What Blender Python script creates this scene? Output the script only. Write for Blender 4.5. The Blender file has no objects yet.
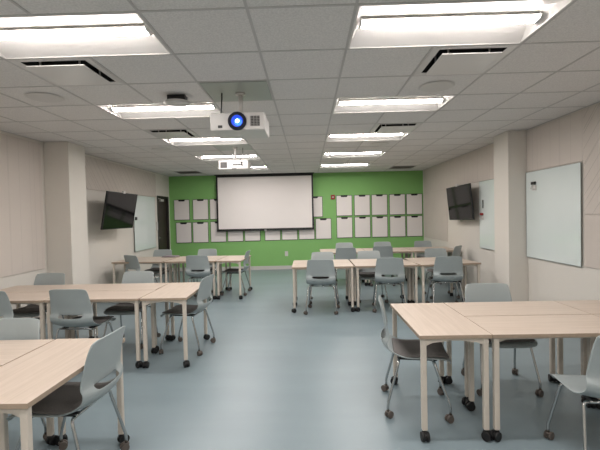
import bpy, bmesh, math, random
from mathutils import Vector, Matrix
random.seed(7)
PI = math.pi
scene = bpy.context.scene
COL = scene.collection

# ------------------------------------------------------------------ camera
CAM = Vector((-0.292, -2.306, 1.520))
YAW, PITCH, ROLL, FPX = -0.020644, 0.024715, -0.021891, 409.25
def cam_axes():
    f = Vector((math.sin(YAW), math.cos(YAW), 0)); r = Vector((math.cos(YAW), -math.sin(YAW), 0)); u = Vector((0, 0, 1))
    f, u = f*math.cos(PITCH) - u*math.sin(PITCH), u*math.cos(PITCH) + f*math.sin(PITCH)
    r, u = r*math.cos(ROLL) + u*math.sin(ROLL), u*math.cos(ROLL) - r*math.sin(ROLL)
    return r, u, f
cd = bpy.data.cameras.new('camera'); cam = bpy.data.objects.new('camera', cd); COL.objects.link(cam)
r_, u_, f_ = cam_axes()
M = Matrix(((r_.x, u_.x, -f_.x, CAM.x), (r_.y, u_.y, -f_.y, CAM.y), (r_.z, u_.z, -f_.z, CAM.z), (0, 0, 0, 1)))
cam.matrix_world = M
cd.sensor_width = 36; cd.lens = FPX/600*36; cd.clip_start = 0.02
scene.camera = cam
# ------------------------------------------------------------------ world, exposure
w = bpy.data.worlds.new('world'); scene.world = w; w.use_nodes = True
w.node_tree.nodes['Background'].inputs[0].default_value = (0.05, 0.05, 0.055, 1)
w.node_tree.nodes['Background'].inputs[1].default_value = 0.2
vs = scene.view_settings
vs.view_transform = 'Standard'; vs.look = 'None'; vs.gamma = 1; vs.use_curve_mapping = False
vs.exposure = 0.12
LAMP = 66.0          # strength of the lamp bars
LAMP_COL = (1.0, 0.94, 0.905)

# ------------------------------------------------------------------ materials
def lin(c):
    return tuple(((v/255)/12.92 if v/255 <= 0.04045 else ((v/255+0.055)/1.055)**2.4) for v in c) + (1,)
def mat(name, rgb, rough=0.5, metal=0.0, spec=0.5, noise=0.0, nscale=8, bump=0.0, bscale=200, emit=None, es=0, coat=0.0, ndetail=3, stretch=None):
    m = bpy.data.materials.new(name); m.use_nodes = True
    nt = m.node_tree; b = nt.nodes['Principled BSDF']
    b.inputs['Base Color'].default_value = lin(rgb)
    b.inputs['Roughness'].default_value = rough
    b.inputs['Metallic'].default_value = metal
    b.inputs['Specular IOR Level'].default_value = spec
    b.inputs['Coat Weight'].default_value = coat
    tc = nt.nodes.new('ShaderNodeTexCoord')
    src = tc.outputs['Object']
    if stretch:
        mp = nt.nodes.new('ShaderNodeMapping'); mp.inputs['Scale'].default_value = stretch
        nt.links.new(src, mp.inputs[0]); src = mp.outputs[0]
    if noise > 0:
        n = nt.nodes.new('ShaderNodeTexNoise'); n.inputs['Scale'].default_value = nscale; n.inputs['Detail'].default_value = ndetail
        nt.links.new(src, n.inputs['Vector'])
        rp = nt.nodes.new('ShaderNodeValToRGB')
        base = lin(rgb)
        rp.color_ramp.elements[0].position = 0.3; rp.color_ramp.elements[1].position = 0.7
        rp.color_ramp.elements[0].color = tuple(v*(1-noise) for v in base[:3]) + (1,)
        rp.color_ramp.elements[1].color = tuple(min(1, v*(1+noise)) for v in base[:3]) + (1,)
        nt.links.new(n.outputs['Fac'], rp.inputs[0]); nt.links.new(rp.outputs[0], b.inputs['Base Color'])
    if bump > 0:
        n2 = nt.nodes.new('ShaderNodeTexNoise'); n2.inputs['Scale'].default_value = bscale
        nt.links.new(tc.outputs['Object'], n2.inputs['Vector'])
        bp = nt.nodes.new('ShaderNodeBump'); bp.inputs['Strength'].default_value = bump; bp.inputs['Distance'].default_value = 0.002
        nt.links.new(n2.outputs['Fac'], bp.inputs['Height']); nt.links.new(bp.outputs[0], b.inputs['Normal'])
    if emit:
        b.inputs['Emission Color'].default_value = (*emit, 1) if len(emit) == 3 else emit
        b.inputs['Emission Strength'].default_value = es
    return m
def line_mat(name, rgb, spacing, width, dark, diag=0.0, axis='Y', rough=0.8):
    """wall covering with thin lines; diag in metres of sideways travel per metre of height (0 = vertical lines)"""
    m = mat(name, rgb, rough=rough, bump=0.15, bscale=300); nt = m.node_tree; b = nt.nodes['Principled BSDF']
    tc = nt.nodes.new('ShaderNodeTexCoord'); sp = nt.nodes.new('ShaderNodeSeparateXYZ'); nt.links.new(tc.outputs['Object'], sp.inputs[0])
    def mt(op, a, bb=None, c=None):
        n = nt.nodes.new('ShaderNodeMath'); n.operation = op
        for k, v in enumerate((a, bb, c)):
            if v is None: continue
            if isinstance(v, (int, float)): n.inputs[k].default_value = v
            else: nt.links.new(v, n.inputs[k])
        return n.outputs[0]
    y = mt('MULTIPLY_ADD', sp.outputs['Z'], diag, sp.outputs[axis])
    fr = mt('FRACT', mt('DIVIDE', y, spacing))
    line = mt('LESS_THAN', fr, width/spacing)
    fr2 = mt('FRACT', mt('DIVIDE', mt('ADD', y, 0.031), spacing*2.37))
    line2 = mt('LESS_THAN', fr2, width/spacing/2.37)
    tot = mt('MINIMUM', mt('ADD', line, line2), 1.0)
    ns = nt.nodes.new('ShaderNodeTexNoise'); ns.inputs['Scale'].default_value = 2.5; nt.links.new(tc.outputs['Object'], ns.inputs['Vector'])
    tot2 = mt('MULTIPLY', tot, mt('MULTIPLY', ns.outputs['Fac'], dark*2))
    mx = nt.nodes.new('ShaderNodeMix'); mx.data_type = 'RGBA'
    base = lin(rgb)
    mx.inputs[6].default_value = base; mx.inputs[7].default_value = tuple(v*0.35 for v in base[:3]) + (1,)
    nt.links.new(tot2, mx.inputs[0]); nt.links.new(mx.outputs[2], b.inputs['Base Color'])
    return m
def wood_mat(name, rgb, axis):
    m = mat(name, rgb, rough=0.42, spec=0.4); nt = m.node_tree; b = nt.nodes['Principled BSDF']
    tc = nt.nodes.new('ShaderNodeTexCoord'); mp = nt.nodes.new('ShaderNodeMapping')
    mp.inputs['Scale'].default_value = (1.6, 34, 10) if axis == 'X' else (34, 1.6, 10)
    nt.links.new(tc.outputs['Object'], mp.inputs[0])
    n = nt.nodes.new('ShaderNodeTexNoise'); n.inputs['Scale'].default_value = 1.5; n.inputs['Detail'].default_value = 4; n.inputs['Distortion'].default_value = 0.4
    nt.links.new(mp.outputs[0], n.inputs['Vector'])
    rp = nt.nodes.new('ShaderNodeValToRGB'); base = lin(rgb)
    rp.color_ramp.elements[0].position = 0.32; rp.color_ramp.elements[1].position = 0.62
    rp.color_ramp.elements[0].color = (base[0]*0.93, base[1]*0.92, base[2]*0.90, 1)
    rp.color_ramp.elements[1].color = (min(1, base[0]*1.05), min(1, base[1]*1.05), min(1, base[2]*1.05), 1)
    nt.links.new(n.outputs['Fac'], rp.inputs[0]); nt.links.new(rp.outputs[0], b.inputs['Base Color'])
    return m
MT = {}
MT['floor'] = mat('blue_grey_vinyl', (122, 137, 143), rough=0.36, spec=0.45, noise=0.05, nscale=1.3, stretch=(0.5, 2.2, 1), bump=0.03, bscale=60)
MT['ceil'] = mat('ceiling_tile', (222, 219, 216), rough=0.95, spec=0.1, noise=0.09, nscale=90, bump=0.5, bscale=110, ndetail=2)
MT['grid'] = mat('ceiling_grid', (190, 187, 184), rough=0.6)
MT['wall'] = mat('cream_paint', (214, 209, 201), rough=0.75, spec=0.25, bump=0.08, bscale=150)
MT['green'] = mat('green_paint', (134, 186, 112), rough=0.6, spec=0.25, bump=0.06, bscale=150)
MT['panel'] = line_mat('wall_covering_lines', (202, 193, 185), 0.21, 0.006, 0.22)
MT['panel_diag'] = line_mat('wall_covering_diagonal', (201, 192, 184), 0.17, 0.008, 0.42, diag=0.95)
MT['panel_plain'] = mat('wall_covering_plain', (198, 189, 181), rough=0.8, noise=0.02, nscale=3)
MT['seam'] = mat('seam', (120, 112, 104), rough=0.8)
MT['base'] = mat('white_baseboard', (200, 198, 194), rough=0.5)
MT['glassboard'] = mat('glass_whiteboard', (216, 225, 223), rough=0.07, spec=0.6, noise=0.01, nscale=1)
MT['boardedge'] = mat('glass_board_edge', (120, 128, 125), rough=0.3)
MT['woodX'] = wood_mat('maple_laminate_x', (190, 176, 163), 'X')
MT['edge'] = mat('maple_edge_band', (163, 145, 127), rough=0.5, noise=0.05, nscale=30)
MT['frame'] = mat('cream_powder_coat', (203, 194, 182), rough=0.42)
MT['black'] = mat('black_plastic', (22, 22, 23), rough=0.4)
MT['wheel'] = mat('black_rubber', (15, 15, 16), rough=0.55)
MT['taupe'] = mat('taupe_caster', (92, 84, 78), rough=0.5, noise=0.08, nscale=60)
MT['shell'] = mat('grey_blue_chair_plastic', (156, 165, 166), rough=0.42, spec=0.45, bump=0.05, bscale=500)
MT['pad'] = mat('charcoal_seat_fabric', (106, 103, 101), rough=0.85, noise=0.12, nscale=150, bump=0.4, bscale=500)
MT['chrome'] = mat('chrome', (190, 192, 192), rough=0.16, metal=1.0)
MT['white'] = mat('white_plastic', (206, 203, 200), rough=0.35)
MT['whitemetal'] = mat('white_metal', (205, 202, 198), rough=0.45)
MT['diffuser'] = mat('diffuser_panel', (224, 221, 218), rough=0.22, spec=0.6, metal=0.0)
MT['reflector'] = mat('troffer_reflector', (216, 213, 210), rough=0.35)
MT['lamp'] = mat('lamp_bar', (255, 250, 245), rough=0.4, emit=LAMP_COL, es=LAMP)
MT['plenum'] = mat('dark_plenum', (28, 27, 27), rough=0.9)
MT['grille'] = mat('grey_grille', (168, 165, 162), rough=0.6)
MT['plate'] = mat('mount_plate', (172, 178, 172), rough=0.4, metal=0.35)
MT['lensglass'] = mat('lens_glass', (8, 12, 35), rough=0.05, spec=0.8, coat=0.5)
MT['lensblue'] = mat('lens_blue', (20, 60, 200), rough=0.2, emit=(0.03, 0.12, 1.0), es=0.45)
MT['lensglow'] = mat('lens_glow', (40, 90, 210), rough=0.2, emit=(0.06, 0.25, 1.0), es=1.3)
MT['lenscore'] = mat('lens_core', (200, 225, 255), rough=0.2, emit=(0.55, 0.8, 1.0), es=7)
MT['darkgrille'] = mat('dark_grille', (70, 68, 67), rough=0.6)
MT['screen'] = mat('matte_screen', (238, 232, 229), rough=0.85, spec=0.1)
MT['tvglass'] = mat('tv_glass', (13, 13, 14), rough=0.08, spec=0.13)
MT['tile'] = mat('portable_whiteboard', (232, 226, 223), rough=0.35, spec=0.4)
MT['tileedge_shadow'] = mat('tile_edge_shadow', (46, 50, 45), rough=0.5)  # board edge colour with the dark shadow border painted in
MT['red'] = mat('alarm_red', (150, 26, 26), rough=0.4)
MT['door'] = mat('dark_door', (44, 34, 30), rough=0.45, noise=0.15, nscale=6, stretch=(1, 6, 0.4))
MT['doorframe'] = mat('door_frame', (40, 37, 35), rough=0.5)
MT['folder'] = mat('lilac_folder', (150, 138, 146), rough=0.5)

# ------------------------------------------------------------------ mesh helpers
def fin(name, bm, m, parent=None, smooth=False, bevel=0, bseg=2, loc=None, rot=None):
    me = bpy.data.meshes.new(name); bm.normal_update(); bm.to_mesh(me); bm.free()
    ms = m if isinstance(m, (list, tuple)) else [m]
    for x in ms: me.materials.append(MT[x] if isinstance(x, str) else x)
    o = bpy.data.objects.new(name, me); COL.objects.link(o)
    if smooth:
        for p in me.polygons: p.use_smooth = True
    if bevel:
        b = o.modifiers.new('bevel', 'BEVEL'); b.width = bevel; b.segments = bseg; b.limit_method = 'ANGLE'; b.angle_limit = math.radians(50)
        for p in me.polygons: p.use_smooth = True
        wn = o.modifiers.new('wn', 'WEIGHTED_NORMAL'); wn.keep_sharp = True
    if parent: o.parent = parent
    if loc: o.location = loc
    if rot: o.rotation_euler = rot
    return o
def box(bm, x0, x1, y0, y1, z0, z1, mi=0):
    v = [bm.verts.new(c) for c in ((x0,y0,z0),(x1,y0,z0),(x1,y1,z0),(x0,y1,z0),(x0,y0,z1),(x1,y0,z1),(x1,y1,z1),(x0,y1,z1))]
    for f in ((0,3,2,1),(4,5,6,7),(0,1,5,4),(1,2,6,5),(2,3,7,6),(3,0,4,7)):
        fc = bm.faces.new([v[i] for i in f]); fc.material_index = mi
def bx(*a): bm = bmesh.new(); box(bm, *a); return bm
def cyl(bm, c, axis, r, h, seg=20, r2=None, mi=0, cap=True):
    """cylinder centred at c along axis"""
    a = Vector(axis).normalized(); t = a.orthogonal().normalized(); s = a.cross(t)
    r2 = r if r2 is None else r2
    A, B = [], []
    for k in range(seg):
        d = t*math.cos(2*PI*k/seg) + s*math.sin(2*PI*k/seg)
        A.append(bm.verts.new(Vector(c) - a*h/2 + d*r)); B.append(bm.verts.new(Vector(c) + a*h/2 + d*r2))
    for k in range(seg):
        n = (k+1) % seg; f = bm.faces.new((A[k], A[n], B[n], B[k])); f.material_index = mi; f.smooth = True
    if cap:
        f = bm.faces.new(A[::-1]); f.material_index = mi; f = bm.faces.new(B); f.material_index = mi
def tube(bm, pts, r, seg=10, mi=0):
    P = [Vector(p) for p in pts]; rings = []
    t0 = (P[1]-P[0]).normalized(); n = t0.orthogonal().normalized()
    for i, p in enumerate(P):
        if i == 0: t = t0
        elif i == len(P)-1: t = (P[i]-P[i-1]).normalized()
        else: t = ((P[i]-P[i-1]).normalized() + (P[i+1]-P[i]).normalized()).normalized()
        n = (n - t*n.dot(t)).normalized(); s = t.cross(n)
        rings.append([bm.verts.new(p + (n*math.cos(2*PI*k/seg) + s*math.sin(2*PI*k/seg))*r) for k in range(seg)])
    for a, b in zip(rings, rings[1:]):
        for k in range(seg):
            f = bm.faces.new((a[k], a[(k+1)%seg], b[(k+1)%seg], b[k])); f.smooth = True; f.material_index = mi
    bm.faces.new(rings[0][::-1]).material_index = mi; bm.faces.new(rings[-1]).material_index = mi
def quad(bm, pts, mi=0):
    f = bm.faces.new([bm.verts.new(p) for p in pts]); f.material_index = mi; return f
def prism(bm, poly, fn, mi=0):
    """poly: 2-D outline; fn(u, v, k) -> 3-D point for side k = 0, 1"""
    A = [bm.verts.new(fn(u, v, 0)) for u, v in poly]; B = [bm.verts.new(fn(u, v, 1)) for u, v in poly]
    n = len(poly)
    for k in range(n): bm.faces.new((A[k], A[(k+1)%n], B[(k+1)%n], B[k])).material_index = mi
    bm.faces.new(A[::-1]).material_index = mi; bm.faces.new(B).material_index = mi
    bmesh.ops.recalc_face_normals(bm, faces=bm.faces[:])
def thing(name, label, cat, loc=(0,0,0), rz=0, group=None):
    o = bpy.data.objects.new(name, None); COL.objects.link(o); o.empty_display_size = 0.1
    o.location = loc; o.rotation_euler = (0, 0, rz); o['label'] = label; o['category'] = cat
    if group: o['group'] = group
    return o
def tag(o, label, cat, group=None):
    o['label'] = label; o['category'] = cat
    if group: o['group'] = group
    return o
def struct(name, bm, m, bevel=0):
    o = fin(name, bm, m, bevel=bevel); o['kind'] = 'structure'; return o
def copy_tree(o, parent=None):
    c = o.copy(); COL.objects.link(c); c.parent = parent
    for ch in o.children: copy_tree(ch, c)
    return c

# ------------------------------------------------------------------ room shell
XL, XR, YB, YF, H, T = -4.19, 2.91, 9.15, -4.02, 2.677, 0.61
struct('floor', bx(XL-.1, XR+.1, YF-.1, YB+.1, -.1, 0), 'floor')
struct('wall_back', bx(XL-.1, XR+.1, YB, YB+.1, 0, H+.3), 'green')
struct('wall_front', bx(XL-.1, XR+.1, YF-.1, YF, 0, H+.3), 'wall')
struct('wall_right', bx(XR, XR+.1, YF, YB, 0, H+.3), 'wall')
# left wall with the doorway cut out
DY0, DY1, DZ = 8.20, 9.05, 2.10
bm = bmesh.new()
box(bm, XL-.1, XL, YF, DY0, 0, H+.3); box(bm, XL-.1, XL, DY1, YB, 0, H+.3); box(bm, XL-.1, XL, DY0, DY1, DZ, H+.3)
struct('wall_left', bm, 'wall')
# pillars belong to the walls
struct('wall_pillar_left', bx(XL, -3.82, 3.70, 4.16, 0, H), 'wall', bevel=.004)
struct('wall_pillar_right', bx(2.635, XR, 3.735, 4.20, 0, H), 'wall', bevel=.004)
# baseboards
def baseboard(name, *a): return struct(name, bx(*a), 'base', bevel=.003)
baseboard('baseboard_back', XL+.013, XR-.013, YB-.012, YB, 0, .105)
bm = bmesh.new(); box(bm, XL, XL+.012, YF, 3.70, 0, .105); box(bm, XL, XL+.012, 4.16, DY0-.06, 0, .105); box(bm, XL, -3.808, 3.688, 3.70, 0, .105); box(bm, -3.82, -3.808, 3.70, 4.172, 0, .105)
struct('baseboard_left', bm, 'base')
bm = bmesh.new(); box(bm, XR-.012, XR, YF, 3.735, 0, .105); box(bm, XR-.012, XR, 4.20, YB-.013, 0, .105); box(bm, 2.623, XR, 3.723, 3.735, 0, .105); box(bm, 2.623, 2.635, 3.735, 4.212, 0, .105)
struct('baseboard_right', bm, 'base')
# ceiling: one tile per grid cell, left open where fixtures sit
LIGHT_J = [-6, -3, 0, 3, 6, 9, 12]
hole = set()
for j in LIGHT_J:
    for i in (-4, -3, 0, 1): hole.add((i, j))
VENTS = [(-4, 1), (1, 1), (-4, 5), (1, 5)]; RETS = [(-6, 13), (3, 13)]
for c in VENTS + RETS: hole.add(c)
bm = bmesh.new(); 
for i in range(-7, 5):
    for j in range(-7, 15):
        if (i, j) in hole: continue
        x0, x1 = max(i*T, XL), min((i+1)*T, XR); y0, y1 = max(j*T, YF), min((j+1)*T, YB)
        quad(bm, ((x0,y0,H+.004),(x0,y1,H+.004),(x1,y1,H+.004),(x1,y0,H+.004)))
quad(bm, ((XL,YF,H+.29),(XL,YB,H+.29),(XR,YB,H+.29),(XR,YF,H+.29)))
struct('ceiling', bm, 'ceil')
bm = bmesh.new(); g = .0085
for i in range(-6, 5):
    y = YF                                   # the grid bars stop where a light spans two cells
    for j in (LIGHT_J if i in (-3, 1) else []): box(bm, i*T-g, i*T+g, y, max(y+.001, j*T-g), H, H+.012); y = (j+1)*T+g
    box(bm, i*T-g, i*T+g, y, YB, H, H+.012)
for j in range(-6, 15): box(bm, XL, XR, j*T-g, j*T+g, H+.0005, H+.0115)
box(bm, XL, XL+.02, YF, YB, H-.001, H+.012); box(bm, XR-.02, XR, YF, YB, H-.001, H+.012); box(bm, XL, XR, YB-.02, YB, H-.0015, H+.012)
struct('trim_1', bm, 'grid')

# wall coverings (the tackable panels fixed on the walls)
def covering(n, x, y0, y1, z0, z1, m):
    s = 1 if x < 0 else -1
    o = struct('trim_%d' % n, bx(min(x, x+s*.012), max(x, x+s*.012), y0, y1, z0, z1), m, bevel=.002); return o
covering(2, XL, 0.2, 3.62, .812, 2.642, 'panel')
covering(3, XL, 4.16, 8.12, 2.057, 2.642, 'panel_diag')
covering(4, XR, 2.50, 3.735, 2.072, 2.662, 'panel')
covering(5, XR, -.6, 2.50, 1.457, 2.662, 'panel_diag')
covering(6, XR, -.6, 2.50, .847, 1.452, 'panel_plain')
covering(7, XR, 4.20, 9.03, 2.067, 2.662, 'panel')
covering(8, XR, 7.16, 9.03, .832, 2.062, 'panel_plain')

# door in the left wall, near the back
bm = bmesh.new(); f = .05
box(bm, XL-.1, XL+.012, DY0, DY0+f, 0, DZ); box(bm, XL-.1, XL+.012, DY1-f, DY1, 0, DZ); box(bm, XL-.1, XL+.012, DY0, DY1, DZ-f, DZ)
struct('trim_9', bm, 'doorframe')
dr = struct('door_1', bx(XL-.085, XL-.04, DY0+f+.002, DY1-f-.002, .005, DZ-f-.002), 'door', bevel=.003)
hm = bmesh.new(); cyl(hm, (XL-.025, DY0+.13, 1.0), (1,0,0), .025, .03); tube(hm, [(XL-.012, DY0+.13, 1.0), (XL+.0, DY0+.15, 1.0), (XL+.0, DY0+.24, 1.0)], .009)
fin('door_handle', hm, 'chrome', dr)
cm = bmesh.new(); box(cm, XL-.04, XL-.005, DY0+.30, DY0+.52, DZ-.14, DZ-.08); tube(cm, [(XL-.02, DY0+.32, DZ-.075), (XL-.012, DY0+.2, DZ-.072), (XL-.02, DY0+.12, DZ-.075)], .008)
fin('door_closer', cm, 'whitemetal', dr)
tag(fin('card_reader', bx(XL, XL+.03, 8.09, 8.15, 1.20, 1.42), 'white', bevel=.006), 'small white card reader on the wall beside the dark door', 'card reader')

# ------------------------------------------------------------------ ceiling lights
def troffer(x0, y0, label):
    t = thing('ceiling_light', label, 'ceiling light', (x0+T, y0+T/2, H), group='recessed linear ceiling lights')
    a, b = T-.012, T/2-.012      # half length (x) and half depth (y)
    bm = bmesh.new()
    # trough: sloped sides up to a flat top, sloped ends
    lo = [(-a,-b,.003),(a,-b,.003),(a,b,.003),(-a,b,.003)]
    hi = [(-a+.05,-b+.19,.066),(a-.05,-b+.19,.066),(a-.05,b-.19,.066),(-a+.05,b-.19,.066)]
    for k in range(4):
        n = (k+1) % 4; quad(bm, (lo[k], hi[k], hi[n], lo[n]))
    quad(bm, hi)
    fin('reflector', bm, 'reflector', t)
    bm = bmesh.new()
    for q in ((-a-.003, a+.003, -b-.003, -b+.004), (-a-.003, a+.003, b-.004, b+.003)): box(bm, *q, -.0005, .003)
    for q in ((-a-.003, -a+.010, -b, b), (a-.010, a+.003, -b, b)): box(bm, *q, -.0005, .003)
    fin('light_frame', bm, 'reflector', t)
    L = a-.055; n = 8
    prof = [(-.050*math.cos(PI*k/n), .032-.013*math.sin(PI*k/n)) for k in range(n+1)]
    bm = bmesh.new(); A = [bm.verts.new((-L, y, z)) for y, z in prof]; B = [bm.verts.new((L, y, z)) for y, z in prof]
    for k in range(n): f = bm.faces.new((A[k], A[k+1], B[k+1], B[k])); f.smooth = True
    fin('lamp_bar', bm, 'lamp', t)
    fin('lamp_housing', bx(-L, L, -.046, .046, .0322, .046), 'white', t, bevel=.004)
    for s in (-1, 1):
        prof2 = [(-.054, .047), (-.054, .030), (-.035, .018), (.035, .018), (.054, .030), (.054, .047)]
        bm = bmesh.new(); prism(bm, prof2, lambda u, v, k: (s*(L + .012*k), u, v)); fin('end_cap', bm, 'white', t)
    return t
ordn = {-6: 'furthest behind the viewer', -3: 'just behind and above the viewer', 0: 'nearest and largest of its row', 3: 'second nearest of its row', 6: 'third of five in its row', 9: 'fourth of five in its row', 12: 'smallest, closest to the green wall'}
for j in LIGHT_J:
    troffer(-4*T, j*T, 'recessed linear ceiling light on the left side, ' + ordn[j])
    troffer(0, j*T, 'recessed linear ceiling light on the right side, ' + ordn[j])

# air diffusers, returns, ceiling speakers
def air_vent(i, j, label):
    t = thing('air_vent', label, 'air vent', ((i+.5)*T, (j+.5)*T, H), group='square ceiling air vents')
    b = T/2-.010; bm = bmesh.new()
    lo = [(-b,-b,0),(b,-b,0),(b,b,0),(-b,b,0)]; c = .22; md = [(-c-.02,-c-.02,.004),(c+.02,-c-.02,.004),(c+.02,c+.02,.004),(-c-.02,c+.02,.004)]
    hi = [(x*.8, y*.8, .11) for x, y, z in md]
    for k in range(4):
        n = (k+1) % 4
        quad(bm, (lo[k], md[k], md[n], lo[n]), 0); quad(bm, (md[k], hi[k], hi[n], md[n]), 1)
    quad(bm, hi, 1)
    fin('vent_frame', bm, ['diffuser', 'plenum'], t)
    bm = bmesh.new(); box(bm, -.215, .215, -.215, .215, -.022, -.014)
    for sx in (-1, 1):
        for sy in (-1, 1): box(bm, sx*.15-.006, sx*.15+.006, sy*.15-.006, sy*.15+.006, -.014, .108)
    fin('vent_plate', bm, 'diffuser', t, bevel=.003)
lab = {(-4,1): 'square ceiling air vent behind the nearest left light, close to the left speaker', (1,1): 'square ceiling air vent behind the nearest right light',
       (-4,5): 'small distant ceiling air vent on the left, behind the second left light', (1,5): 'small distant ceiling air vent on the right, behind the second right light'}
for c in VENTS: air_vent(*c, lab[c])
def return_grille(i, j, label):
    t = thing('return_grille', label, 'air vent', ((i+.5)*T, (j+.5)*T, H), group='grey return grilles near the green wall')
    b = T/2-.010; bm = bmesh.new()
    for q in ((-b, b, -b, -b+.03), (-b, b, b-.03, b), (-b, -b+.03, -b, b), (b-.03, b, -b, b)): box(bm, *q, -.004, .01)
    fin('grille_frame', bm, 'grille', t)
    bm = bmesh.new()
    for k in range(14):
        y = -b+.05 + k*(2*b-.1)/13; quad(bm, ((-b+.03, y-.014, .0), (b-.03, y-.014, .0), (b-.03, y+.012, .022), (-b+.03, y+.012, .022)))
    quad(bm, ((-b, -b, .05), (b, -b, .05), (b, b, .05), (-b, b, .05)))
    fin('louvres', bm, 'grille', t)
return_grille(-6, 13, 'grey return air grille in the ceiling at the far left above the green wall')
return_grille(3, 13, 'grey return air grille in the ceiling at the far right above the green wall')
def speaker(x, y, label):
    bm = bmesh.new(); cyl(bm, (0,0,-.004), (0,0,1), .145, .010, 40, r2=.155); 
    t = thing('ceiling_speaker', label, 'speaker', (x, y, H), group='round flush ceiling speakers')
    fin('speaker_grille', bm, 'whitemetal', t)
    bm = bmesh.new()
    for k in range(40):
        a0, a1 = 2*PI*k/40, 2*PI*(k+1)/40
        quad(bm, [(r*math.cos(a), r*math.sin(a), -.006+zz) for r, a, zz in ((.147,a0,0),(.162,a0,.004),(.162,a1,.004),(.147,a1,0))])
    fin('speaker_rim', bm, 'whitemetal', t)
for (i, j), l in {(-4.5,2.5): 'round flush ceiling speaker behind the nearest left air vent', (1.5,2.5): 'round flush ceiling speaker behind the nearest right air vent',
                  (-4.5,7.5): 'small distant round ceiling speaker on the left side', (1.5,7.5): 'small distant round ceiling speaker on the right side',
                  (-1.45,10.55): 'faint round ceiling speaker in the middle, in front of the screen'}.items():
    speaker(i*T, j*T, l)
# wireless access point
t = thing('access_point', 'white round access point on a black bracket under the ceiling, left of near projector', 'access point', (-1.515, 1.60, H))
fin('bracket', bx(-.085, .085, -.05, .05, -.062, .003), 'black', t, bevel=.006)
bm = bmesh.new(); cyl(bm, (0, 0, -.074), (0,0,1), .085, .012, 36, r2=.128); cyl(bm, (0,0,-.062), (0,0,1), .128, .010, 36, r2=.122); fin('disc', bm, 'white', t, smooth=False)

# ------------------------------------------------------------------ projectors
def projector(name, label, x, yf, z0, z1, depth, facing, plate_cell, poleY, wdt=.49):
    t = thing(name, label, 'projector', (x, yf + depth/2, z0), 0)
    h = z1-z0; hw = wdt/2; hd = depth/2
    fin('housing', bx(-hw, hw, -hd, hd, 0, h), 'white', t, bevel=.014, bseg=3)
    py = poleY-(yf+depth/2); top = H-z0
    bm = bmesh.new(); cyl(bm, (0, py, (h+top)/2+.01), (0,0,1), .021, top-h-.02, 20); cyl(bm, (0, py, top-.012), (0,0,1), .045, .016, 24)
    fin('pole', bm, 'whitemetal', t)
    bm = bmesh.new(); cyl(bm, (0, py, h+.02), (0,0,1), .07, .016, 24, r2=.05)
    for sx in (-1, 1):
        for sy in (-1, 1): tube(bm, [(0, py, h+.015), (sx*.10, py+sy*.07, h+.012), (sx*.15, py+sy*.10, h+.002)], .008, 8)
    fin('mount_bracket', bm, 'darkgrille' if facing < 0 else 'whitemetal', t)
    i, j = plate_cell
    cx = (i+.5)*T-x; cy = (j+.5)*T-(yf+depth/2)
    fin('ceiling_plate', bx(cx-.29, cx+.29, cy-.29, cy+.29, top-.004, top+.001), 'plate', t)
    bm = bmesh.new(); tube(bm, [(-.17, py-.02, top), (-.17, py-.03, top-.06), (-.175, py-.06, h+.03), (-.15, py-.02, h+.002)] if facing < 0 else
                           [(.13, py, top), (.13, py-.01, top-.08), (.09, py-.06, h+.02), (.12, -hd-.02, h-.03), (.16, -hd-.004, .05)], .007 if facing < 0 else .004, 8)
    fin('cable', bm, 'black', t)
    if facing < 0:            # lens side towards the viewer
        y = -hd; lx = 0.0; lz = h*.5
        bm = bmesh.new(); cyl(bm, (lx, y-.004, lz), (0,1,0), .082, .024, 40, r2=.084); ln = fin('lens', bm, 'lensglass', t)
        bm = bmesh.new(); cyl(bm, (lx, y-.018, lz), (0,1,0), .052, .006, 36); fin('lens_ring', bm, 'lensblue', ln)
        bm = bmesh.new(); cyl(bm, (lx+.004, y-.022, lz-.002), (0,1,0), .017, .006, 24); fin('lens_core', bm, 'lenscore', ln)
        bm = bmesh.new(); cyl(bm, (lx+.010, y-.020, lz-.010), (0,1,0), .034, .006, 30); fin('lens_glow', bm, 'lensglow', ln)
        bm = bmesh.new(); box(bm, .115, .20, y-.003, y+.01, .035, h-.035)
        fin('vent_grille', bm, 'darkgrille', t)
        bm = bmesh.new()
        for k in range(3): box(bm, .118+k*.028, .122+k*.028, y-.006, y-.002, .035, h-.035)
        for k in range(6): box(bm, .115, .20, y-.0055, y-.003, .04+k*.014, .043+k*.014)
        fin('grille_bars', bm, 'grille', t)
        fin('sensor_window', bx(-.175, -.135, y-.004, y+.01, .022, .046), 'black', t, bevel=.004)
    else:                     # connector side towards the viewer
        y = -hd
        bm = bmesh.new(); box(bm, -.215, -.105, y-.003, y+.01, .025, h-.025)
        for k in range(8): box(bm, -.215+k*.015, -.211+k*.015, y-.006, y-.002, .025, h-.025)
        fin('vent_grille', bm, 'darkgrille', t)
        bm = bmesh.new()
        for k in range(6): box(bm, -.01+k*.026, .012+k*.026, y-.004, y+.01, .062, .082)
        box(bm, .12, .15, y-.004, y+.01, .095, .12); box(bm, -.03, .05, y-.004, y+.01, .0, .014)
        box(bm, .07, .08, y-.004, y+.01, .02, .03); box(bm, .12, .13, y-.004, y+.01, .02, .03)
        fin('connector_panel', bm, 'black', t)
        bm = bmesh.new(); cyl(bm, (0, hd, h*.5), (0,1,0), .06, .03, 28); fin('lens', bm, 'lensglass', t)
    return t
projector('projector', 'white projector hanging near the viewer with its lens glowing blue', -.906, 1.35, 2.287, 2.445, .42, -1, (-2, 2), 1.56)
projector('projector', 'smaller distant white projector seen from its connector side, aimed at the screen', -1.50, 4.40, 2.292, 2.437, .38, 1, (-3, 7), 4.60)

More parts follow.
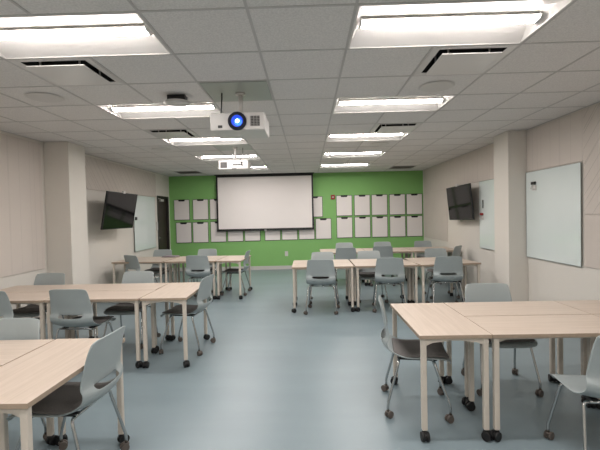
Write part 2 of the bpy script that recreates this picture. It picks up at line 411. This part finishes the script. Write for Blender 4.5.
# ------------------------------------------------------------------ back wall: screen, whiteboards
t = thing('projection_screen', 'large pull down projection screen with black border in front of the green wall', 'projection screen', (-1.485, 9.02, 1.112))
SW, SH = 1.345, 1.565
fin('screen_fabric', bx(-SW, SW, -.002, .002, .02, SH), 'black', t)
fin('screen_surface', bx(-SW+.045, SW-.045, -.006, -.0022, .055, SH-.075), 'screen', t)
bm = bmesh.new(); box(bm, -SW-.01, SW+.01, -.018, .012, -.008, .028); fin('bottom_bar', bm, 'black', t, bevel=.006)
fin('pull_tab', bx(-.03, .03, -.024, -.018, -.006, .016), 'whitemetal', t)
fin('screen_case', bx(-SW-.03, SW+.03, -.05, .05, SH-.022, SH-.002), 'black', t)
def tile_board(xc, z0, hh, label):
    t = thing('small_whiteboard', label, 'whiteboard', (xc, YB, z0-.018), group='small portable whiteboards hung on the green wall')
    fin('board_edge_shadow', bx(-.221, .221, -.020, -.004, -.004, hh+.003), 'tileedge_shadow', t, bevel=.006)  # edge made wide and dark to paint the shadow round the board
    fin('writing_surface', bx(-.209, .209, -.0225, -.019, .010, hh-.010), 'tile', t, bevel=.001)
    bm = bmesh.new(); pts = [(-.095, hh+.006), (.095, hh+.006), (.088, hh-.035), (.072, hh-.048), (-.072, hh-.048), (-.088, hh-.035)]
    prism(bm, pts, lambda u, v, k: (u, -.030+.028*k, v)); fin('hanger_clip', bm, 'black', t)
    fin('wall_hook', bx(-.05, .05, -.005, 0, hh-.08, hh-.02), 'black', t)
    return t
right = [.715, 1.215, 1.695, 2.19, 2.66]
nm = ['first', 'second', 'third', 'fourth', 'fifth']
for k, x in enumerate(right):
    d = .835+.012*(x+4.2); e = ['leftmost', 'second from the left', 'middle', 'fourth from the left', 'rightmost'][k]
    tile_board(x, .87, .575, 'small lower row whiteboard right of the alarm, %s of five' % e)
    tile_board(x, 1.485, .57, 'small upper row whiteboard right of the alarm, %s of five' % e)
for x, z, l in [(-3.80,.82,'small whiteboard at the far left end of the lower row'), (-3.325,.82,'small whiteboard second from the left in the lower row'), (-2.825,.825,'small whiteboard third from left in the lower row, its corner behind the screen'),
             (-2.345,.83,'small whiteboard fourth from left in the lower row, mostly behind the screen'), (-1.865,.835,'small lower row whiteboard just left of the gap under the screen'),
             (-1.30,.84,'small lower row whiteboard just right of the gap under the screen'), (-.825,.845,'small whiteboard under the right part of the screen, two from its right corner'), (-.345,.85,'small whiteboard directly under the right corner of the screen'),
             (.125,.85,'small lower row whiteboard just right of the screen, left below the alarm')]:
    tile_board(x, z, .575, l)
for x, z, l in [(-3.84,1.465,'small whiteboard at the far left end of the upper row'), (-3.31,1.465,'small whiteboard second from the left in the upper row'), (-2.83,1.465,'small upper row whiteboard cut off by the left edge of the screen'),
             (-.105,1.47,'small upper row whiteboard peeking out behind the right edge of the screen')]:
    tile_board(x, z, .57, l)
t = thing('fire_alarm', 'red fire alarm with a white strobe on the green wall right of the screen', 'fire alarm', (.405, YB, 1.932))
fin('alarm_body', bx(-.055, .055, -.045, 0, 0, .125), 'red', t, bevel=.008)
fin('strobe', bx(-.018, .018, -.055, -.044, .04, .08), 'white', t, bevel=.006)
t = thing('wall_outlet', 'white electrical outlet low on the green wall below the screen', 'outlet', (-.925, YB, .372))
fin('cover_plate', bx(-.045, .045, -.009, 0, 0, .135), 'white', t, bevel=.003)
bm = bmesh.new(); box(bm, -.018, .018, -.011, -.008, .022, .055); box(bm, -.018, .018, -.011, -.008, .078, .111); fin('socket', bm, 'whitemetal', t, bevel=.002)

# ------------------------------------------------------------------ glass boards on the side walls
def glass_board(label, x, y0, y1, z0, z1):
    s = 1 if x < 0 else -1
    t = thing('glass_board', label, 'whiteboard', (x, (y0+y1)/2, z0))
    hw = (y1-y0)/2; h = z1-z0
    bm = bmesh.new(); box(bm, min(s*.022, s*.028), max(s*.022, s*.028), -hw, hw, 0, h)
    fin('glass_sheet', bm, 'glassboard', t, bevel=.0015)
    bm = bmesh.new(); e = .003
    for q in ((-hw-e, hw+e, -e, 0), (-hw-e, hw+e, h, h+e)): box(bm, min(s*.019, s*.0285), max(s*.019, s*.0285), *q)
    for q in ((-hw-e, -hw, 0, h), (hw, hw+e, 0, h)): box(bm, min(s*.019, s*.0285), max(s*.019, s*.0285), *q)
    fin('edge', bm, 'boardedge', t)
    for py in (-hw+.08, hw-.08):
        for pz in (.08, h-.08):
            bm = bmesh.new(); cyl(bm, (s*.0115, py, pz), (1,0,0), .012, .0206, 14); fin('standoff', bm, 'chrome', t)
    return t
glass_board('large glass whiteboard on the right wall in front of the right pillar', XR, 2.53, 3.72, .842, 2.057)
glass_board('glass whiteboard on the right wall partly hidden behind the right pillar, beside the television', XR, 4.26, 5.35, .842, 2.057)
glass_board('glass whiteboard on the left wall between the television and the dark door', XL, 6.72, 7.98, .782, 2.042)
def marker_holder(label, x, y, z, k):
    s = 1 if x < 0 else -1
    x = x + s*.0285
    t = thing('marker_holder', label, 'marker holder', (x, y, z))
    fin('eraser', bx(min(0, s*.03), max(0, s*.03), -.045, .045, .06, .10), k, t, bevel=.006)
    bm = bmesh.new(); tube(bm, [(s*.004, -.045, .055), (s*.03, -.045, .0), (s*.035, .045, .0), (s*.004, .045, .055)], .004, 8); box(bm, min(0, s*.006), max(0, s*.006), -.05, .05, -.02, .05)
    fin('cradle', bm, 'whitemetal', t)
marker_holder('small black eraser in a white holder on the large right glass board', XR, 3.50, 1.812, 'black')
marker_holder('small red marker caddy on the distant right glass board', XR, 5.22, 1.382, 'red')
bm = bmesh.new(); cyl(bm, (0,0,0), (0,0,1), .008, .15, 12)
tag(fin('marker', bm, 'black', loc=(XR-.0405, 5.17, 1.642)), 'black marker stuck upright on the distant right glass board', 'marker')
tag(fin('wall_switch', bx(XL+.0285, XL+.05, 6.76, 6.84, 1.482, 1.552), 'black', bevel=.004), 'tiny black magnet on the edge of the left glass board', 'magnet')

# ------------------------------------------------------------------ televisions
def television(label, c, ang, tilt, roll, W, Hh, wallx, cell):
    t = thing('television', label, 'television', c)
    n = Vector((math.cos(ang), math.sin(ang), 0)); rt = Vector((-math.sin(ang), math.cos(ang), 0)); up = Vector((0,0,1))
    n2 = n*math.cos(tilt) - up*math.sin(tilt); up2 = up*math.cos(tilt) + n*math.sin(tilt)
    rt2 = rt*math.cos(roll) + up2*math.sin(roll); up3 = up2*math.cos(roll) - rt*math.sin(roll)
    R = Matrix((rt2, -n2, up3)).transposed()      # local x right, -y out of the screen, z up
    t.rotation_euler = R.to_euler()
    Ri = R.inverted()
    fin('bezel', bx(-W/2, W/2, .001, .035, -Hh/2, Hh/2), 'black', t, bevel=.006)
    fin('screen', bx(-W/2+.014, W/2-.014, -.0015, .003, -Hh/2+.018, Hh/2-.014), 'tvglass', t)
    fin('rear_housing', bx(-W/2+.10, W/2-.10, .035, .062, -Hh/2+.06, Hh/2-.14), 'black', t, bevel=.01)
    wl = Ri @ Vector((wallx-c[0], .28, -.02))
    sgn = 1 if wallx > c[0] else -1
    bm = bmesh.new(); tube(bm, [(0, .06, -.02), tuple(Vector((wl.x*.5+.05, wl.y*.5, -.03))), tuple(wl*.93)], .022, 12); fin('wall_arm', bm, 'black', t)
    bm = bmesh.new()
    p = Ri @ Vector((wallx-sgn*.024-c[0], .28, -.02))
    cyl(bm, p, Ri @ Vector((1,0,0)), .08, .035, 4); fin('wall_bracket', bm, 'black', t)
    bm = bmesh.new(); box(bm, -.04, .04, -.012, .03, Hh/2-.012, Hh/2+.034); fin('camera_clip', bm, 'white', t, bevel=.005)
    return t
television('black television mounted on the left wall, tilted down above the left tables', (-3.80, 5.32, 1.668), -.013, .185, -.002, 1.21, .685, XL, 0)
television('black television mounted on the right wall beyond the pillar', (2.70, 5.90, 1.688), 3.163, .089, .016, 1.195, .68, XR, 0)

# ------------------------------------------------------------------ tables
def caster_bm(r, wd, stem, swivel=0):
    bm = bmesh.new(); c, s = math.cos(swivel), math.sin(swivel)
    off = Vector((-.012*c, -.012*s, 0)); ax = Vector((-s, c, 0))
    for k in (-1, 1): cyl(bm, off + ax*k*wd*.32 + Vector((0,0,r)), ax, r, wd*.34, 20)
    cyl(bm, off + Vector((0,0,r)), ax, r*.8, wd*.9, 16)
    tube(bm, [(0,0,r*1.3), (0,0,stem)], .008, 10)
    cyl(bm, (0,0,r*1.75), (0,0,1), r*.75, r*.45, 16, r2=.016)
    return bm
def make_table(L, W, name='classroom_table'):
    """top L along x, W along y, centred"""
    t = thing(name, '', 'table')
    zt = .712; th = .026
    bm = bmesh.new(); box(bm, -L/2, L/2, -W/2, W/2, zt-th, zt)
    bm.faces.ensure_lookup_table()
    for f in bm.faces:
        if abs(f.normal.z) < .5: f.material_index = 1
    bm.normal_update()
    for f in bm.faces: f.material_index = 0 if abs(f.normal.z) > .5 else 1
    fin('tabletop', bm, ['woodX', 'edge'], t, bevel=.002)
    bm = bmesh.new(); zr0, zr1 = zt-th-.045, zt-th; hx, hy, rr = L/2-.012, W/2-.012, .03
    def rail(a, fn, d=.048):
        poly = [(-a, zr1), (-a, zr1-d), (-a+.035, zr1-d), (-a+.075, zr1-d*.62), (-.03, zr1-.016)]
        prism(bm, poly + [(-u, v) for u, v in poly[::-1]], fn)
    for s in (-1, 1):
        rail(hx-.02, lambda u, v, k: (u, s*(hy-.030-.018*k), v), .034); rail(hy-.001, lambda u, v, k: (s*(hx-.008-.018*k), u, v))
    fin('frame', bm, 'frame', t)
    for k, (sx, sy) in enumerate(((-1,-1),(1,-1),(1,1),(-1,1))):
        cx, cy = sx*(hx-.020), sy*(hy-.020)
        lg = fin('leg', bx(-.018, .018, -.018, .018, .070, zt-th), 'frame', t, bevel=.006, bseg=2, loc=(cx, cy, 0))
        fin('caster', caster_bm(.031, .052, .074, 0.6+k*1.9), 'wheel', lg)
    return t
ROW = make_table(.965, .480); END = make_table(.97, .470)
first = {'ROW': True, 'END': True}
def place_table(kind, x, y, deg, label, group):
    src = ROW if kind == 'ROW' else END
    t = src if first[kind] else copy_tree(src)
    first[kind] = False
    t.location = (x, y, 0); t.rotation_euler = (0, 0, math.radians(deg)); t['label'] = label; t['group'] = group
G = 'mobile tables grouped at the '
# right front cluster
g = G + 'right front'
place_table('END', .655, .855, 90, 'end table of the right front group, set crossways beside the centre aisle', g)
place_table('ROW', 1.377, .608, 0, 'front row table of the right front group, next to the crossways end table', g)
place_table('ROW', 1.377, 1.100, 0, 'rear row table of the right front group, next to the crossways end table', g)
place_table('ROW', 2.347, .608, 0, 'front row table of the right front group at the right wall', g)
place_table('ROW', 2.347, 1.100, 0, 'rear row table of the right front group at the right wall', g)
# left front cluster
g = G + 'left front'
place_table('END', -1.787, -.055, 90, 'nearest table at lower left, set crossways with a chair tucked in from the aisle', g)
place_table('ROW', -2.513, .180, 0, 'rear row table of the left front group, running off the left edge of the photo', g)
# left middle cluster
g = G + 'left middle'
place_table('END', -1.783, 2.250, 91.5, 'end table of the left middle group, crossways beside the centre aisle', g)
place_table('ROW', -2.505, 2.007, 0, 'front row table of the left middle group, next to the end table', g)
place_table('ROW', -2.518, 2.497, 0, 'rear row table of the left middle group, next to the end table', g)
place_table('ROW', -3.482, 2.007, 0, 'front row table of the left middle group, at the left wall', g)
place_table('ROW', -3.482, 2.497, 0, 'rear row table of the left middle group, at the left wall', g)
# left far cluster
def rotp(ox, oy, deg, x, y):
    a = math.radians(deg); return ox + x*math.cos(a) - y*math.sin(a), oy + x*math.sin(a) + y*math.cos(a)
g = G + 'left far end'
A = -3.0
for kind, lx, ly, dd, l in (('END', -.24, .492, 90, 'end table of the far left group, crossways by the aisle before the green wall'), ('ROW', -.975, .245, 0, 'front row table of the far left group, next to the end table'),
        ('ROW', -.975, .735, 0, 'rear row table of the far left group, next to the end table'), ('ROW', -1.975, .245, 0, 'front row table of the far left group, below the left television'), ('ROW', -1.975, .735, 0, 'rear row table of the far left group, below the left glass board')):
    x, y = rotp(-1.53, 5.10, A, lx, ly); place_table(kind, x, y, A+dd, l, g)
# right middle cluster
g = G + 'right middle'
place_table('ROW', -.085, 4.24, 0, 'front row table at the aisle end of the right middle group', g)
place_table('ROW', -.085, 4.730, 0, 'rear row table at the aisle end of the right middle group', g)
place_table('ROW', .905, 4.245, 0, 'front row table in the middle of the right middle group', g)
place_table('ROW', .905, 4.735, 0, 'rear row table in the middle of the right middle group', g)
for ly, l in ((.242, 'front row table at the wall end of the right middle group, slightly turned'), (.732, 'rear row table at the wall end of the right middle group, slightly turned')):
    x, y = rotp(1.425, 4.00, 7, .4825+.01, ly); place_table('ROW', x, y, 7, l, g)
# right far cluster
g = G + 'right far end'
for k, n in enumerate(('at the aisle end', 'in the middle', 'at the wall end')):
    place_table('ROW', .44+.975*k, 6.50, 0, 'front row table %s of the far right group before the green wall' % n, g)
    place_table('ROW', .44+.975*k, 6.990, 0, 'rear row table %s of the far right group before the green wall' % n, g)

# ------------------------------------------------------------------ chairs
PROF = [ # x, z, half width, lateral curl
 (.238,.412,.195,0), (.232,.436,.212,0), (.200,.450,.222,.002), (.12,.452,.228,.008), (.02,.446,.231,.012), (-.08,.441,.230,.014), (-.15,.446,.228,.016),
 (-.199,.466,.227,.016), (-.226,.500,.227,.018), (-.238,.540,.227,.018), (-.244,.580,.226,.018), (-.238,.596,.224,.018), (-.241,.645,.219,.017), (-.251,.720,.212,.015), (-.265,.800,.203,.012), (-.276,.848,.197,.009), (-.279,.862,.190,.008)]
NU = 18
def shell_point(i, u):
    x, z, hw, curl = PROF[i]
    if i == 0: z += .0; x -= .02*abs(u)**4
    if i >= len(PROF)-2: z -= .012*abs(u)**6
    y = hw*u
    if i <= 5: z += curl*(u*u) - .004*(1-u*u)
    elif i == 6: z += .030*u*u; x += .004*u*u
    else: x += curl*1.5*u*u + (.0 if i < 7 else 0)
    if i in (7, 8): z += (.030, .015)[i-7]*u*u
    k = 1-.55*u*u
    if i == 10: z -= .026*k - .008; x -= .026*k        # lip of the lower shell stands back
    if i == 9: z -= .016*k; x -= .023*k
    if i == 8: x -= .015*k
    if i == 7: x -= .007*k
    if i == 11: z -= .010*k; x += .008*k
    if i == 12: x += .008*k
    z *= .98
    return Vector((x, y, z))
def make_chair(pad=True):
    t = thing('classroom_chair', '', 'chair')
    bm = bmesh.new(); V = []
    for i in range(len(PROF)): V.append([bm.verts.new(shell_point(i, -1+2*k/NU)) for k in range(NU+1)])
    for i in range(len(PROF)-1):
        for k in range(NU):
            u = abs(-1+2*(k+.5)/NU)
            if i == 10 and u < .52: continue
            bm.faces.new((V[i][k], V[i][k+1], V[i+1][k+1], V[i+1][k]))
    o = fin('shell', bm, 'shell', t, smooth=True)
    s = o.modifiers.new('solid', 'SOLIDIFY'); s.thickness = .009; s.offset = 0
    s = o.modifiers.new('sub', 'SUBSURF'); s.levels = 1; s.render_levels = 2
    if pad:
        bm = bmesh.new(); rows = []
        P2 = [(.222,.452,.86),(.20,.462,.90),(.12,.466,.93),(.02,.461,.94),(-.08,.456,.94),(-.14,.460,.92),(-.180,.478,.88)]
        for x, z, f in P2:
            rows.append([bm.verts.new((x, .226*f*(-1+2*k/10), z -.008 + .010*(-1+2*k/10)**2 - (.006 if k in (0, 10) else 0))) for k in range(11)])
        for a, b in zip(rows, rows[1:]):
            for k in range(10): bm.faces.new((a[k], a[k+1], b[k+1], b[k]))
        o = fin('seat_pad', bm, 'pad', t, smooth=True)
        s = o.modifiers.new('solid', 'SOLIDIFY'); s.thickness = .014; s.offset = 0
        s = o.modifiers.new('sub', 'SUBSURF'); s.levels = 1; s.render_levels = 1
    bm = bmesh.new(); box(bm, -.15, .14, -.155, -.125, .412, .434); box(bm, -.15, .14, .125, .155, .412, .434); box(bm, -.05, .05, -.13, .13, .416, .434)
    fin('seat_mount', bm, 'black', t, bevel=.004)
    for x in (.112, -.142):
        bm = bmesh.new(); tube(bm, [(x, -.17, .418), (x, .17, .418)], .0095, 10); fin('crossbar', bm, 'chrome', t)
    n = 0
    for x0, xf in ((.112, .215), (-.142, -.228)):
        for sy in (-1, 1):
            yt, yf = sy*.200, sy*.232
            pts = [(x0, sy*.168, .418), (x0+.001*(1 if xf>0 else -1), sy*.188, .415), (x0+(xf-x0)*.05, yt, .402), (x0+(xf-x0)*.12, yt+sy*.003, .375),
                   (x0+(xf-x0)*.93, yf-sy*.003, .125), (xf-(xf-x0)*.02, yf, .105), (xf, yf, .085), (xf, yf, .05)]
            bm = bmesh.new(); tube(bm, pts, .0098, 12)
            lg = fin('leg', bm, 'chrome', t)
            fin('caster', caster_bm(.026, .044, .058, .5+n*1.7), 'taupe', lg, loc=(xf, yf, 0)); n += 1
    return t
CH = make_chair(True); CHN = make_chair(False)
used = {'a': False, 'b': False}
def chair(x, y, deg, label, group, pad=True):
    k = 'a' if pad else 'b'; src = CH if pad else CHN
    t = src if not used[k] else copy_tree(src)
    used[k] = True
    t.location = (x, y, 0); t.rotation_euler = (0, 0, math.radians(deg)); t['label'] = label; t['group'] = group
g = 'grey chairs around the right front tables'
chair(.53, .90, -9, 'grey chair tucked into the aisle end of the right front tables, facing right', g)
chair(1.345, 1.26, -92, 'pale grey chair behind the right front tables, facing the viewer', g)
chair(1.47, .16, 84, 'grey chair at the lower right corner, cut off by the photo edge', g, pad=False)
g = 'grey chairs around the left front tables'
chair(-1.755, .10, 178, 'nearest grey chair at lower left, tucked in from the aisle and facing left', g)
chair(-2.37, .22, -92, 'pale grey chair back at the left photo edge behind the nearest table', g)
g = 'grey chairs around the left middle tables'
chair(-1.72, 2.39, 173, 'grey chair at the aisle end of the left middle tables, facing left', g)
chair(-2.645, 1.90, 86, 'grey chair with its back to the viewer in front of the left middle tables', g)
chair(-3.43, 1.90, 84, 'grey chair cut off by the left photo edge, before the left middle tables', g)
chair(-2.49, 2.62, -92, 'pale grey chair behind the left middle tables, near the centre of the group', g)
chair(-3.63, 2.60, -94, 'grey chair behind the left middle tables, close to the left wall', g)
g = 'grey chairs around the far left tables'
chair(-1.75, 5.72, 176, 'grey chair at the aisle end of the far left tables, facing left', g)
chair(-2.27, 5.17, 86, 'grey chair with its back to the viewer in front of the far left tables', g)
chair(-3.46, 5.40, 58, 'turned grey chair in front of the far left tables, below the left television', g)
chair(-2.45, 6.04, -92, 'pale grey chair behind the far left tables, nearer the aisle', g)
chair(-3.43, 6.10, -94, 'grey chair behind the far left tables, in front of the dark door', g)
g = 'grey chairs around the right middle tables'
chair(-.10, 4.10, 84, 'grey chair back nearest the aisle in front of the right middle tables', g)
chair(.955, 4.16, 84, 'middle one of three grey chair backs in front of the right middle tables', g)
chair(1.85, 4.21, 86, 'rightmost of three grey chair backs in front of the right middle tables', g)
chair(-.05, 4.80, -90, 'pale grey chair behind the right middle tables, nearest the aisle', g)
chair(.78, 4.83, -90, 'pale grey chair behind the middle of the right middle tables', g)
chair(2.06, 5.06, -88, 'pale grey chair behind the right middle tables, nearest the wall', g)
g = 'grey chairs around the far right tables'
chair(.47, 6.20, 86, 'grey chair back in front of the far right tables, nearer the aisle', g)
chair(1.25, 6.43, 86, 'grey chair back in front of the middle of the far right tables', g)
chair(.54, 7.07, -90, 'pale grey chair behind the far right tables, nearest the aisle', g)
chair(1.44, 7.12, -90, 'pale grey chair behind the middle of the far right tables', g)
chair(2.40, 7.16, -90, 'pale grey chair behind the far right tables, in the corner by the wall', g)
chair(2.46, 6.00, 140, 'dark grey chair seen edge on at the wall end of the far right tables', g)

# things on the far left table
t = thing('folder', 'dark edged lilac folder lying on the far left tables', 'folder', (-3.15, 6.08, .7125), math.radians(-10))
fin('cover', bx(-.15, .15, -.11, .11, 0, .008), 'black', t, bevel=.002)
fin('pages', bx(-.14, .15, -.10, .10, .008, .020), 'folder', t, bevel=.002)
